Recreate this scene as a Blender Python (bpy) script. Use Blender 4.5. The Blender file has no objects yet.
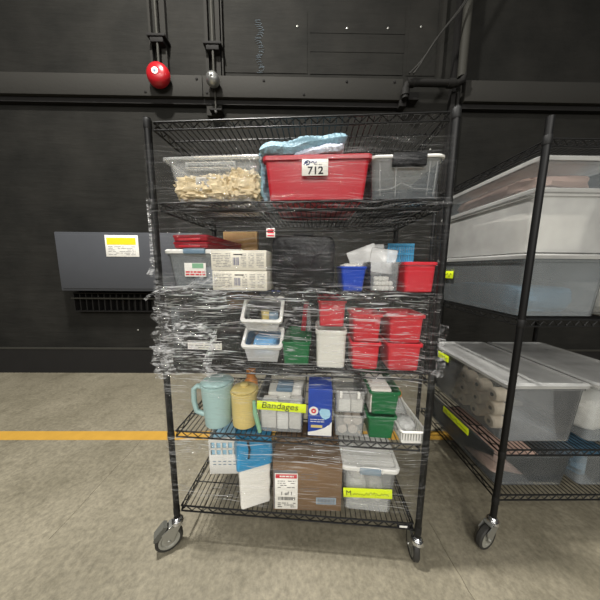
import bpy, math, random
from math import sin, cos, pi, radians as R
from mathutils import Vector, Matrix, noise as N
random.seed(7)
sc = bpy.context.scene
COL = sc.collection

# ---------------------------------------------------------------- materials
def lin(h):
    h = h.lstrip('#'); o = []
    for i in (0, 2, 4):
        c = int(h[i:i+2], 16)/255
        o.append(c/12.92 if c <= .04045 else ((c+.055)/1.055)**2.4)
    return (*o, 1)

def nt(name):
    m = bpy.data.materials.new(name); m.use_nodes = True
    t = m.node_tree; t.nodes.clear()
    return m, t, t.nodes.new('ShaderNodeOutputMaterial')

def mat(name, col, rough=.5, metal=0, var=.12, vscale=6, bump=0, bscale=40, coat=0, spec=.4, stretch=None):
    m, t, out = nt(name); n = t.nodes; l = t.links
    b = n.new('ShaderNodeBsdfPrincipled'); l.new(b.outputs[0], out.inputs[0])
    c = lin(col)
    tc = n.new('ShaderNodeTexCoord'); mp = n.new('ShaderNodeMapping'); l.new(tc.outputs['Object'], mp.inputs[0])
    if stretch: mp.inputs['Scale'].default_value = stretch
    nz = n.new('ShaderNodeTexNoise'); nz.inputs['Scale'].default_value = vscale; nz.inputs['Detail'].default_value = 4
    l.new(mp.outputs[0], nz.inputs['Vector'])
    mx = n.new('ShaderNodeMix'); mx.data_type = 'RGBA'
    mx.inputs['A'].default_value = tuple(v*(1-var) for v in c[:3])+(1,)
    mx.inputs['B'].default_value = tuple(min(1, v*(1+var)) for v in c[:3])+(1,)
    l.new(nz.outputs['Fac'], mx.inputs['Factor']); l.new(mx.outputs['Result'], b.inputs['Base Color'])
    b.inputs['Roughness'].default_value = rough; b.inputs['Metallic'].default_value = metal
    b.inputs['Coat Weight'].default_value = coat; b.inputs['Specular IOR Level'].default_value = spec
    if bump:
        n2 = n.new('ShaderNodeTexNoise'); n2.inputs['Scale'].default_value = bscale; n2.inputs['Detail'].default_value = 3
        l.new(mp.outputs[0], n2.inputs['Vector'])
        bp = n.new('ShaderNodeBump'); bp.inputs['Strength'].default_value = bump; bp.inputs['Distance'].default_value = .01
        l.new(n2.outputs['Fac'], bp.inputs['Height']); l.new(bp.outputs[0], b.inputs['Normal'])
    return m

def clear(name, col, opac=.25, rough=.12, gl=.12):
    """thin moulded clear plastic: lets light through, with a little haze and gloss"""
    m, t, out = nt(name); n = t.nodes; l = t.links
    tr = n.new('ShaderNodeBsdfTransparent'); tr.inputs[0].default_value = (.975, .98, .985, 1)
    df = n.new('ShaderNodeBsdfPrincipled'); df.inputs['Base Color'].default_value = lin(col); df.inputs['Roughness'].default_value = .35
    g = n.new('ShaderNodeBsdfGlossy'); g.inputs['Roughness'].default_value = rough
    nz = n.new('ShaderNodeTexNoise'); nz.inputs['Scale'].default_value = 9
    tc = n.new('ShaderNodeTexCoord'); l.new(tc.outputs['Object'], nz.inputs['Vector'])
    mr = n.new('ShaderNodeMapRange'); mr.inputs['To Min'].default_value = opac*.7; mr.inputs['To Max'].default_value = min(1, opac*1.3)
    l.new(nz.outputs['Fac'], mr.inputs['Value'])
    m1 = n.new('ShaderNodeMixShader'); l.new(mr.outputs[0], m1.inputs[0]); l.new(tr.outputs[0], m1.inputs[1]); l.new(df.outputs[0], m1.inputs[2])
    lw = n.new('ShaderNodeLayerWeight'); lw.inputs['Blend'].default_value = gl
    m2 = n.new('ShaderNodeMixShader'); l.new(lw.outputs['Fresnel'], m2.inputs[0]); l.new(m1.outputs[0], m2.inputs[1]); l.new(g.outputs[0], m2.inputs[2])
    l.new(m2.outputs[0], out.inputs[0])
    return m

def film_mat(name='stretch_film', cr=0):
    m, t, out = nt(name); n = t.nodes; l = t.links
    def math_(op, a, b=None, c=None):
        q = n.new('ShaderNodeMath'); q.operation = op
        for i, v in enumerate((a, b, c)):
            if v is None: continue
            if isinstance(v, (int, float)): q.inputs[i].default_value = v
            else: l.new(v, q.inputs[i])
        return q.outputs[0]
    tc = n.new('ShaderNodeTexCoord')
    # large, slow warp so that the stretched strands bend
    w = n.new('ShaderNodeTexNoise'); w.inputs['Scale'].default_value = 2.2; w.inputs['Detail'].default_value = 2
    l.new(tc.outputs['Object'], w.inputs['Vector'])
    wv = n.new('ShaderNodeVectorMath'); wv.operation = 'MULTIPLY_ADD'
    l.new(w.outputs['Color'], wv.inputs[0]); wv.inputs[1].default_value = (.05, .05, .07) if not cr else (.12, .12, .16); l.new(tc.outputs['Object'], wv.inputs[2])
    att = n.new('ShaderNodeAttribute'); att.attribute_name = 'layers'
    def strands(tilt, sx, sz, lo, hi, seed, det=3):
        mp = n.new('ShaderNodeMapping'); l.new(wv.outputs[0], mp.inputs[0])
        mp.inputs['Rotation'].default_value = (0, tilt, 0); mp.inputs['Scale'].default_value = (sx, sx, sz); mp.inputs['Location'].default_value = (seed, seed*2, seed*3)
        z = n.new('ShaderNodeTexNoise'); z.inputs['Scale'].default_value = 1; z.inputs['Detail'].default_value = det; z.inputs['Roughness'].default_value = .6
        l.new(mp.outputs[0], z.inputs['Vector'])
        r = n.new('ShaderNodeMapRange'); r.interpolation_type = 'SMOOTHSTEP'
        r.inputs['From Min'].default_value = lo; r.inputs['From Max'].default_value = hi
        l.new(z.outputs['Fac'], r.inputs['Value'])
        return r.outputs[0], z.outputs['Fac']
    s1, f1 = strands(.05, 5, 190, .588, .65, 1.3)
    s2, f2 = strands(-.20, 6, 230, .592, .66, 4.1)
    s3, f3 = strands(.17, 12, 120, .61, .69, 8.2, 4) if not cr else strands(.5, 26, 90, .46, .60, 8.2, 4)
    fold_glint = math_('MAXIMUM', math_('MAXIMUM', s1, s2), math_('MULTIPLY', s3, .8))  # white streaks: milky folds, plus highlights painted in as diffuse white
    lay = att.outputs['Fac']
    dens = math_('MULTIPLY', fold_glint, math_('MULTIPLY_ADD', lay, 1.0, .03))
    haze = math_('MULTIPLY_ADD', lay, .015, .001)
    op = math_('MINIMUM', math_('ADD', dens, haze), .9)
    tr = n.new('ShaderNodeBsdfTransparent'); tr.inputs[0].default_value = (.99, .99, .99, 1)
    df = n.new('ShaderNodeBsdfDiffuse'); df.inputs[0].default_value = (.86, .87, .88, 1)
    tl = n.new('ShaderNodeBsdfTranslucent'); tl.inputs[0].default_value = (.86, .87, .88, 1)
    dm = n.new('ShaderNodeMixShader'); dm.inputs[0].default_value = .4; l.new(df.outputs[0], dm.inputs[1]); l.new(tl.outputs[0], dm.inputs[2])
    g = n.new('ShaderNodeBsdfGlossy'); g.inputs['Roughness'].default_value = .09
    hgt = math_('ADD', math_('ADD', f1, f2), math_('MULTIPLY', f3, 1.2))
    bp = n.new('ShaderNodeBump'); bp.inputs['Strength'].default_value = 1; bp.inputs['Distance'].default_value = .010
    l.new(hgt, bp.inputs['Height']); l.new(bp.outputs[0], g.inputs['Normal'])
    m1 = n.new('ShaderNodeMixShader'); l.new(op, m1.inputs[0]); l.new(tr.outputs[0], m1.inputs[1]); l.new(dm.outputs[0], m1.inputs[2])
    gf = math_('MULTIPLY_ADD', lay, .085, .006)
    m2 = n.new('ShaderNodeMixShader'); l.new(gf, m2.inputs[0]); l.new(m1.outputs[0], m2.inputs[1]); l.new(g.outputs[0], m2.inputs[2])
    l.new(m2.outputs[0], out.inputs[0])
    return m

def concrete():
    m, t, out = nt('concrete_floor'); n = t.nodes; l = t.links
    b = n.new('ShaderNodeBsdfPrincipled'); l.new(b.outputs[0], out.inputs[0])
    tc = n.new('ShaderNodeTexCoord')
    def nz(s, d=6, r=.6):
        z = n.new('ShaderNodeTexNoise'); z.inputs['Scale'].default_value = s; z.inputs['Detail'].default_value = d; z.inputs['Roughness'].default_value = r
        l.new(tc.outputs['Object'], z.inputs['Vector']); return z
    def ramp(src, a, b_, ca, cb):
        r = n.new('ShaderNodeValToRGB'); r.color_ramp.elements[0].position = a; r.color_ramp.elements[1].position = b_
        r.color_ramp.elements[0].color = ca; r.color_ramp.elements[1].color = cb; l.new(src, r.inputs[0]); return r.outputs[0]
    c = ramp(nz(1.7, 8, .65).outputs['Fac'], .3, .72, lin('716b5a'), lin('908977'))
    c2 = ramp(nz(38, 4, .7).outputs['Fac'], .35, .7, (.68, .68, .67, 1), (1.12, 1.12, 1.10, 1))
    c3 = ramp(nz(5, 8, .75).outputs['Fac'], .28, .48, (.62, .61, .58, 1), (1, 1, 1, 1))
    def mul(a, b_):
        x = n.new('ShaderNodeMix'); x.data_type = 'RGBA'; x.blend_type = 'MULTIPLY'; x.inputs['Factor'].default_value = 1
        l.new(a, x.inputs['A']); l.new(b_, x.inputs['B']); return x.outputs['Result']
    l.new(mul(mul(c, c2), c3), b.inputs['Base Color'])
    b.inputs['Roughness'].default_value = .6
    bp = n.new('ShaderNodeBump'); bp.inputs['Strength'].default_value = .25; bp.inputs['Distance'].default_value = .004
    l.new(nz(60, 5).outputs['Fac'], bp.inputs['Height']); l.new(bp.outputs[0], b.inputs['Normal'])
    return m

def wallmat():
    m, t, out = nt('painted_wall'); n = t.nodes; l = t.links
    b = n.new('ShaderNodeBsdfPrincipled'); l.new(b.outputs[0], out.inputs[0])
    tc = n.new('ShaderNodeTexCoord')
    z = n.new('ShaderNodeTexNoise'); z.inputs['Scale'].default_value = 1.6; z.inputs['Detail'].default_value = 8; z.inputs['Roughness'].default_value = .65
    l.new(tc.outputs['Object'], z.inputs['Vector'])
    r = n.new('ShaderNodeValToRGB'); r.color_ramp.elements[0].position = .3; r.color_ramp.elements[1].position = .72
    r.color_ramp.elements[0].color = lin('1a1a18'); r.color_ramp.elements[1].color = lin('292825'); l.new(z.outputs['Fac'], r.inputs[0])
    l.new(r.outputs[0], b.inputs['Base Color']); b.inputs['Roughness'].default_value = .85; b.inputs['Specular IOR Level'].default_value = .12
    mp = n.new('ShaderNodeMapping'); mp.inputs['Scale'].default_value = (1, 1, 5); l.new(tc.outputs['Object'], mp.inputs[0])
    z2 = n.new('ShaderNodeTexNoise'); z2.inputs['Scale'].default_value = 2.5; z2.inputs['Detail'].default_value = 6; l.new(mp.outputs[0], z2.inputs['Vector'])
    bp = n.new('ShaderNodeBump'); bp.inputs['Strength'].default_value = .5; bp.inputs['Distance'].default_value = .02
    l.new(z2.outputs['Fac'], bp.inputs['Height']); l.new(bp.outputs[0], b.inputs['Normal'])
    return m

M = dict(
 floor=concrete(), wall=wallmat(),
 beam=mat('painted_beam', '2e2d2a', .8, 0, .1, 2, .15, 30, spec=.15),
 dark=mat('dark_wall_trim', '201f1e', .8, spec=.15), strip=mat('channel_steel', '262522', .8, spec=.15),
 pipe=mat('black_pipe', '1f1e1c', .7, 0, .2, spec=.2), conduit=mat('conduit_steel', '35342f', .7, 0, spec=.2),
 cable=mat('cable_rubber', '302f2c', .5), cabinet=mat('cabinet_enamel', '47494d', .7, 0, .06, spec=.2),
 rack=mat('black_epoxy', '0b0b0b', .5, 0, .2, spec=.3), rackcollar=mat('black_plastic', '0b0b0b', .6),
 chrome=mat('chrome', 'd8d8d8', .18, 1), zinc=mat('zinc_plate', 'a2a29c', .35, .7), tyre=mat('dark_rubber', '2c2b28', .6),
 hub=mat('grey_hub', '8b8a80', .5), brake=mat('brake_plastic', '55554f', .5),
 redbell=mat('red_enamel', '96121a', .3, 0, .05, coat=.2), silver=mat('brushed_silver', 'b0b0ac', .3, .9),
 white=mat('white_plastic', 'e2e1db', .4, 0, .04), offwhite=mat('off_white_plastic', 'd0cfc6', .45, 0, .05),
 cream=mat('cream_card', 'd6d1c2', .6, 0, .06), paper=mat('white_paper', 'e6e4dc', .7, 0, .04, 6, .3, 30),
 red=mat('red_plastic', 'b01424', .35, 0, .06), redb=mat('coral_red_plastic', 'c42733', .38, 0, .06), darkred=mat('dark_red_plastic', '8c1522', .35),
 green=mat('green_plastic', '146438', .4, 0, .08), blue=mat('blue_plastic', '1f46b0', .35, 0, .06),
 boxblue=mat('blue_card', '1c3f9a', .45, 0, .06), sky=mat('light_blue_plastic', '3f9fd0', .5, 0, .25, 40),
 bluefilm=mat('blue_film', '2a86b4', .35, 0, .25, 14, .6, 22), cloth=mat('quilted_blue_pad', '86a9b8', .6, 0, .15, 30, .9, 60),
 grape=mat('pale_lilac_pad', 'b6bccb', .6, 0, .12, 30, .9, 60),
 teal=mat('pale_teal_plastic', 'a0bdba', .4, 0, .06), yellow=mat('pale_yellow_plastic', 'cdb976', .4, 0, .06),
 orange=mat('orange_plastic', 'cf8437', .45), mint=mat('mint_plastic', '7fae8c', .45),
 tan=mat('tan_paper', 'd9c7a2', .75, 0, .25, 30, 1, 45), board=mat('pale_board', 'dcb377', .7, 0, .06),
 card=mat('brown_cardboard', '735b42', .75, 0, .1, 8, .1, 60), tape=mat('packing_tape', '8a6e52', .25, 0, .08, coat=.4),
 black=mat('black_case', '0e0f11', .45, 0, .2, 20, .4, 50, spec=.25), blackm=mat('black_matt', '131316', .6, spec=.25),
 neon=mat('fluorescent_label', 'd9ec1f', .6, 0, .04), ink=mat('black_ink', '17171a', .7), greyink=mat('grey_ink', '6d6d70', .7),
 navyink=mat('navy_ink', '20306e', .7), redink=mat('red_ink', 'cc2634', .6), stickyel=mat('yellow_sticker', 'e6cf1c', .6),
 bluegrey=mat('blue_grey_latch', '6d8597', .4), greylatch=mat('grey_latch', '8494a0', .4),
 cloth2=mat('light_blue_masks', '6fa9d6', .7, 0, .2, 30, .5, 30), paleblue=mat('pale_blue_print', '9cc8dd', .6),
 linen=mat('folded_gauze', 'd8d4ca', .8, 0, .12, 25, .6, 30), roll=mat('gauze_roll', 'c9bdb0', .8, 0, .2, 30, .5, 30),
 denim=mat('blue_grey_cloth', '47687c', .85, 0, .15, 15, .8, 20), brownish=mat('tan_dispensers', 'c4b7a2', .7, 0, .15), skin=mat('peach_packets', 'b5998a', .7, 0, .2),
 yline=mat('yellow_floor_paint', 'b58c38', .55, 0, .15, 12), seam=mat('floor_seam', '6b6555', .8),
 clear=clear('clear_plastic', 'd2d6d8', .13), clearw=clear('milky_plastic', 'e0e2e0', .22), cleard=clear('smoky_clear_plastic', 'aab2b6', .12),
 cleard2=clear('grey_clear_plastic', 'b6bcbe', .20), bag=clear('clear_bag', 'ecece8', .38, .2, .2),
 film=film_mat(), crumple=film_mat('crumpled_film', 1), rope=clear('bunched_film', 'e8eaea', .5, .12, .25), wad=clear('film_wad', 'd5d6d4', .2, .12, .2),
)

# ---------------------------------------------------------------- mesh helpers
class MB:
    def __init__(s): s.v = []; s.f = []
    def add(s, v, f, mt=None):
        o = len(s.v)
        s.v += [tuple(mt @ Vector(p)) for p in v] if mt is not None else [tuple(p) for p in v]
        s.f += [tuple(i+o for i in q) for q in f]; return s
    def loft(s, loops, cap0=True, cap1=True, mt=None, closed=True):
        n = len(loops[0]); v = [p for L in loops for p in L]; f = []
        for k in range(len(loops)-1):
            for i in range(n if closed else n-1):
                j = (i+1) % n
                f.append((k*n+i, k*n+j, (k+1)*n+j, (k+1)*n+i))
        if cap0: f.append(tuple(range(n-1, -1, -1)))
        if cap1: f.append(tuple((len(loops)-1)*n+i for i in range(n)))
        return s.add(v, f, mt)
    def box(s, x0, x1, y0, y1, z0, z1, b=0, mt=None):
        cx, cy = (x0+x1)/2, (y0+y1)/2; w, d = x1-x0, y1-y0
        if b <= 0:
            return s.loft([rr(w, d, 0, z0, 1, cx, cy), rr(w, d, 0, z1, 1, cx, cy)], mt=mt)
        return s.loft([rr(w-2*b, d-2*b, b*.5, z0, 2, cx, cy), rr(w-.6*b, d-.6*b, b, z0+b*.3, 2, cx, cy), rr(w, d, b, z0+b, 2, cx, cy),
                       rr(w, d, b, z1-b, 2, cx, cy), rr(w-.6*b, d-.6*b, b, z1-b*.3, 2, cx, cy), rr(w-2*b, d-2*b, b*.5, z1, 2, cx, cy)], mt=mt)
    def tube(s, pts, r, seg=8, cap=True, mt=None, closed=False):
        pts = [Vector(p) for p in pts]; rs = r if isinstance(r, (list, tuple)) else [r]*len(pts)
        loops = []; up = None; n = len(pts)
        for i, p in enumerate(pts):
            if closed: d = pts[(i+1) % n]-pts[i-1]
            else: d = pts[min(i+1, n-1)]-pts[max(i-1, 0)]
            d.normalize()
            if up is None:
                up = Vector((0, 0, 1)) if abs(d.z) < .9 else Vector((0, 1, 0))
            a = d.cross(up)
            if a.length < 1e-4: a = d.cross(Vector((1, 0, 0)))
            a.normalize(); up = a.cross(d).normalized()
            loops.append([p+(a*cos(2*pi*k/seg)+up*sin(2*pi*k/seg))*rs[i] for k in range(seg)])
        if closed: loops.append(loops[0]); cap = False
        return s.loft(loops, cap, cap, mt)
    def lathe(s, prof, seg=24, mt=None, cap0=True, cap1=True):
        return s.loft([[(r*cos(2*pi*k/seg), r*sin(2*pi*k/seg), z) for k in range(seg)] for r, z in prof], cap0, cap1, mt)
    def build(s, name, m, parent=None, loc=(0, 0, 0), rz=0, smooth=True, **k):
        me = bpy.data.meshes.new(name); me.from_pydata(s.v, [], s.f); me.materials.append(m)
        if smooth:
            me.shade_smooth(); me.set_sharp_from_angle(angle=R(38))
        o = bpy.data.objects.new(name, me); COL.objects.link(o); o.location = loc; o.rotation_euler = (0, 0, rz)
        if parent: o.parent = parent
        for a, b in k.items(): o[a] = b
        return o

def rr(w, d, r, z, n=4, cx=0, cy=0):
    r = min(r, w/2-1e-4, d/2-1e-4)
    if r <= 1e-5: return [(cx-w/2, cy-d/2, z), (cx+w/2, cy-d/2, z), (cx+w/2, cy+d/2, z), (cx-w/2, cy+d/2, z)]
    o = []
    for qx, qy, a0 in ((1, -1, -90), (1, 1, 0), (-1, 1, 90), (-1, -1, 180)):
        for k in range(n+1):
            a = R(a0+90*k/n); o.append((cx+qx*(w/2-r)+r*cos(a), cy+qy*(d/2-r)+r*sin(a), z))
    return o

def thing(name, label, cat, loc, rz=0, group=None):
    o = bpy.data.objects.new(name, None); COL.objects.link(o); o.empty_display_size = .05
    o.location = loc; o.rotation_euler = (0, 0, rz); return tag(o, label, cat, group)
def tag(o, label, cat, group=None, kind=None):
    o['label'] = label; o['category'] = cat
    if group: o['group'] = group
    if kind: o['kind'] = kind
    return o

def text_mesh(body, size, name, m, parent, loc, rot=(R(90), 0, 0), shear=0, sx=1, bold=0):
    cu = bpy.data.curves.new('t', 'FONT'); cu.body = body; cu.size = size; cu.align_x = 'CENTER'; cu.align_y = 'CENTER'
    cu.extrude = .0003; cu.shear = shear; cu.offset = bold
    t = bpy.data.objects.new('t', cu); COL.objects.link(t); bpy.context.view_layer.update()
    me = bpy.data.meshes.new_from_object(t.evaluated_get(bpy.context.evaluated_depsgraph_get()))
    bpy.data.objects.remove(t); bpy.data.curves.remove(cu)
    me.materials.clear(); me.materials.append(m)
    o = bpy.data.objects.new(name, me); COL.objects.link(o); o.location = loc; o.rotation_euler = rot; o.scale = (sx, 1, 1)
    if parent: o.parent = parent
    return o

def tray_mesh(w, d, h, r=.012, t=.003, taper=.9, lip=.008, liph=.012, foot=0):
    """open container standing on z=0: tapered wall, rolled lip, real inside"""
    wb, db = w-2*lip, d-2*lip; w0, d0 = wb*taper, db*(.5+.5*taper)
    L = [rr(w0*.94, d0*.94, r, 0), rr(w0, d0, r, .006), rr(wb, db, r*1.2, h-liph), rr(w, d, r*1.5, h-liph+.001),
         rr(w, d, r*1.5, h-.002), rr(w-.004, d-.004, r*1.5, h), rr(wb-2*t+.004, db-2*t+.004, r*1.2, h), rr(wb-2*t, db-2*t, r*1.2, h-.004), rr(w0-2*t, d0-2*t, r, t+.004)]
    return MB().loft(L)

def blob(w, d, h, amp=.1, freq=3, seed=0, nu=28, nv=16, p=2.6, flat=True):
    """crumpled soft bundle resting on z=0"""
    L = []
    for j in range(nv+1):
        ph = -pi/2+pi*j/nv; L_ = []
        for i in range(nu):
            th = 2*pi*i/nu
            sg = lambda a, e: math.copysign(abs(a)**(2/e), a)
            x, y, z = sg(cos(ph), p)*sg(cos(th), p), sg(cos(ph), p)*sg(sin(th), p), sg(sin(ph), p)
            q = Vector((x, y, z))
            k = 1+amp*(N.noise(q*freq+Vector((seed, 0, 0)))+.5*N.noise(q*freq*2.3+Vector((0, seed, 0))))
            L_.append((x*k*w/2, y*k*d/2, max(0, h/2+z*k*h/2)))
        L.append(L_)
    return MB().loft(L)

def lines(x0, x1, z0, z1, y, rows, seed=1, th=.3, cols=None):
    """rows of small printed bars on a face looking to -y"""
    rnd = random.Random(seed); mb = MB(); hgt = (z1-z0)/rows
    for i in range(rows):
        z = z1-(i+.5)*hgt; x = x0
        while x < x1:
            w = rnd.uniform(.06, .25)*(x1-x0); e = min(x+w, x1)
            if rnd.random() < .85: mb.box(x, e, y-.0004, y, z-hgt*th/2, z+hgt*th/2)
            x = e+rnd.uniform(.02, .06)*(x1-x0)
    return mb
def bars(x0, x1, z0, z1, y, seed=1):
    rnd = random.Random(seed); mb = MB(); x = x0
    while x < x1:
        w = rnd.choice((.0008, .0012, .0018, .0026)); mb.box(x, x+w, y-.0004, y, z0, z1); x += w+rnd.choice((.001, .0016, .0022))
    return mb
def squiggle(x0, x1, z, amp, y, n, seed, r=.0009):
    rnd = random.Random(seed); pts = []
    for i in range(n): pts.append((x0+(x1-x0)*i/(n-1), y, z+rnd.uniform(-amp, amp)))
    return MB().tube(pts, r, 4)

# ---------------------------------------------------------------- the place: wall frame (u right, v away, z up), turned a little against the rack
CX, CY = .0933, -.9771
WA = .078
def W2(u, v, z=0): return (CX+u*cos(WA)-v*sin(WA), CY+u*sin(WA)+v*cos(WA), z)
V0 = 3.033
def wobj(name, mb, m, u=0, v=V0, z=0, **k):
    return mb.build(name, m, None, W2(u, v, z), WA, **k)
def wthing(name, label, cat, u, v, z, group=None): return thing(name, label, cat, W2(u, v, z), WA, group)

fl = MB(); fl.loft([rr(12, 9, 0, -.1, 1, 0, 1.0-2.4), rr(12, 9, 0, 0, 1, 0, 1.0-2.4)])
fl.build('floor', M['floor'], None, W2(0, 1.0, 0), WA, kind='structure')
wl = MB(); wl.box(-6, 6, 0, .15, 0, 7)
wobj('wall_back', wl, M['wall'], kind='structure')
# base strip with its pale top edge
wobj('baseboard_back', MB().box(-6, 6, -.03, -.001, 0, .335), M['dark'], kind='structure')
wobj('trim_1', MB().box(-6, 6, -.036, -.001, .336, .352), M['conduit'], kind='structure')
# horizontal beam boards
for i, (a, b) in enumerate(((-6, -1.103), (-1.097, 1.20), (1.93, 6))):
    wobj('trim_%d' % (i+2), MB().box(a, b, -.09, -.001, 3.385, 3.605, .004), M['beam'], kind='structure')
wobj('trim_5', MB().box(-6, 1.20, -.05, -.001, 3.33, 3.384), M['dark'], kind='structure')
wobj('trim_6', MB().box(1.93, 6, -.05, -.001, 3.33, 3.384), M['dark'], kind='structure')
# bolts on the beam
for i, (px, pz) in enumerate(((-1.75, 3.425), (-1.16, 3.565), (-1.05, 3.425), (-.40, 3.56), (.06, 3.425), (.55, 3.565), (1.1, 3.57), (-.60, 1.93))):
    if pz < 3: continue
    b = MB(); b.lathe([(.014, 0), (.014, .006), (.008, .01)], 8, Matrix.Rotation(R(90), 4, 'X'))
    tag(wobj('bolt', b, M['dark'], px, V0-.09, pz), 'small dark bolt head on the grey wall beam', 'bolt', 'bolts on the wall beam')
# vertical channels
for i, (u0, u1) in enumerate(((-1.56, -1.50), (-1.69, -1.665), (-1.065, -1.03), (-.955, -.895), (-.88, -.865), (1.62, 1.66))):
    wobj('trim_%d' % (7+i), MB().box(u0, u1, -.05, -.001, 3.606, 6), M['strip'], kind='structure')
wobj('trim_13', MB().box(-1.08, -.90, -.04, -.001, 3.22, 3.329), M['strip'], kind='structure')
wobj('trim_14', MB().box(1.79, 1.84, -.06, -.001, 0, 6), M['dark'], kind='structure')
# patched sheet boards
k = 15
for (u0, u1, z0, z1) in ((.13, 1.22, 4.12, 4.40), (.13, 1.22, 3.93, 4.115), (.13, 1.22, 3.70, 3.925), (1.26, 1.60, 3.70, 4.5), (-.86, .10, 3.70, 4.33)):
    v = [(u0, -.001, z0), (u1, -.001, z0+.004), (u1-.01, -.001, z1+.003), (u0+.01, -.001, z1)]
    f = [(p[0], -.006, p[2]) for p in v]
    mb = MB().loft([v, f]); wobj('trim_%d' % k, mb, M['wall'], kind='structure'); k += 1
# pale dots (screws) on the wall
for (u, z) in ((-2.14, .60), (-2.12, .17), (.55, 4.17), (1.02, 4.18), (-.02, 4.18), (1.40, 4.20), (1.35, 3.0), (1.62, 2.9), (1.55, 2.65), (1.66, .62)):
    b = MB().lathe([(.011, 0), (.011, .005), (.004, .009)], 8, Matrix.Rotation(R(90), 4, 'X'))
    tag(wobj('screw', b, M['zinc'], u, V0-.006, z), 'tiny shiny screw head in the dark wall', 'screw', 'screws in the dark wall')
# chalk scribble
ck = MB(); rnd = random.Random(3)
for i in range(26):
    z = 3.70+i*.021; u = -.455+.02*sin(i*.7)
    ck.tube([(u-.03+rnd.uniform(-.01, .01), -.0135, z), (u+rnd.uniform(0, .02), -.0135, z+rnd.uniform(-.012, .016)), (u+.035, -.0135, z+rnd.uniform(-.01, .01))], .0016, 4)
tag(wobj('chalk_mark', ck, M['greylatch']), 'faint vertical chalk scribble on the dark wall panel', 'chalk mark')

# fire bell (red) and the silver gong, each with conduit and bracket
RX = Matrix.Rotation(R(90), 4, 'X')
def bell(u, z, r, m, label, name, plate, depth, group=None):
    t = wthing(name, label, 'bell', u, V0-.09, z)
    MB().lathe([(r*.72, -.001), (r*.72, depth*.35), (r*.5, depth*.4)], 28, RX).build('back_box', M['dark'], t)
    MB().lathe([(r*.93, depth*.38), (r, depth*.42), (r*.985, depth*.6), (r*.88, depth*.8), (r*.62, depth*.95), (r*.3, depth*1.02), (.02, depth*1.03)], 40, RX).build('gong', m, t)
    if plate:
        MB().lathe([(r*.27, depth*1.02), (r*.27, depth*1.05), (r*.22, depth*1.06)], 24, RX).build('centre_plate', M['white'], t)
        MB().lathe([(r*.12, depth*1.06), (r*.12, depth*1.08), (r*.06, depth*1.1)], 16, RX).build('centre_bolt', M['bluegrey'], t)
    else:
        MB().lathe([(r*.22, depth*1.0), (r*.2, depth*1.12), (r*.1, depth*1.16)], 16, RX).build('centre_bolt', M['chrome'], t)
    return t
bell(-1.555, 3.545, .126, M['redbell'], 'round red fire alarm bell on the dark wall at upper left', 'fire_bell', True, .13)
s = bell(-.955, 3.510, .075, M['silver'], 'small silver bell on the wall right of the red bell', 'alarm_gong', False, .13)
for u, lab, zb in ((-1.573, 'thin steel conduit running up from the red fire bell', 3.67), (-.962, 'thin steel conduit running up from the small silver bell', 3.605)):
    t = wthing('conduit', lab, 'conduit', u, V0-.10, zb)
    MB().tube([(0, 0, 0), (0, 0, 2.2)], .013, 10).build('tube', M['conduit'], t)
    b = MB().box(-.10, .10, -.03, .099, .285, .31, .003)
    b.build('bracket', M['dark'], t); MB().box(-.07, .07, -.02, .099, .235, .284, .003).build('clamp', M['dark'], t)
t = wthing('conduit', 'thin steel rod hanging below the small silver bell', 'conduit', -.955, V0-.10, 3.255)
MB().tube([(0, 0, .0), (0, 0, .26)], .009, 10).build('tube', M['conduit'], t)
MB().box(-.07, .07, -.01, .10, -.02, 0, .002).build('bracket', M['dark'], t)
MB().lathe([(.012, -.045), (.018, -.03), (.012, -.021)], 12).build('rod_end', M['silver'], t)

# pipe assembly on the right
t = wthing('pipe', 'dark horizontal pipe with elbows at the end of the wall beam', 'pipe', 1.19, V0-.14, 3.365)
MB().tube([(.02, 0, .0), (.02, 0, .10), (.035, 0, .145), (.07, 0, .165), (.60, 0, .165), (.66, 0, .19), (.675, .0, .25)], .036, 14).build('pipe_run', M['pipe'], t)
for a_, b_ in (((.03, 0, .165), (.115, 0, .165)), ((.50, 0, .165), (.57, 0, .165)), ((.02, 0, .03), (.02, 0, .09))):
    MB().tube([a_, b_], .046, 14).build('coupling', M['pipe'], t)
MB().box(-.02, .06, .04, .135, -.05, .02, .004).build('bracket', M['dark'], t); MB().box(.08, .20, .04, .135, .02, .10, .004).build('bracket', M['dark'], t)
tag(wobj('conduit', MB().tube([(0, 0, -.0), (0, 0, 2.4)], .045, 14), M['conduit'], 1.845, V0-.13, 3.60), 'thick grey vertical pipe at the right edge of the wall', 'pipe')
tag(wobj('conduit', MB().tube([(0, 0, -.0), (0, 0, 3.5)], .02, 10), M['pipe'], 1.875, V0-.05, 0), 'dark thin pipe running down the wall behind the right rack post', 'pipe')
for j, (du, sag) in enumerate(((0, .04), (.035, -.01))):
    pts = []
    for i in range(19):
        q = i/18; pts.append((.60*q+du+.012*sin(q*9+j), -.0, .80*q-sag*sin(pi*q)))
    pts.append((pts[-1][0]+.25, 0, pts[-1][2]+.5))
    tag(wobj('cable', MB().tube(pts, .009, 8), M['cable'], 1.21, V0-.22, 3.56), ('black cable hanging diagonally from ceiling to pipe, lower of two' if j == 0 else 'black cable hanging diagonally from ceiling to pipe, upper of two'), 'cable', None)

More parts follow.
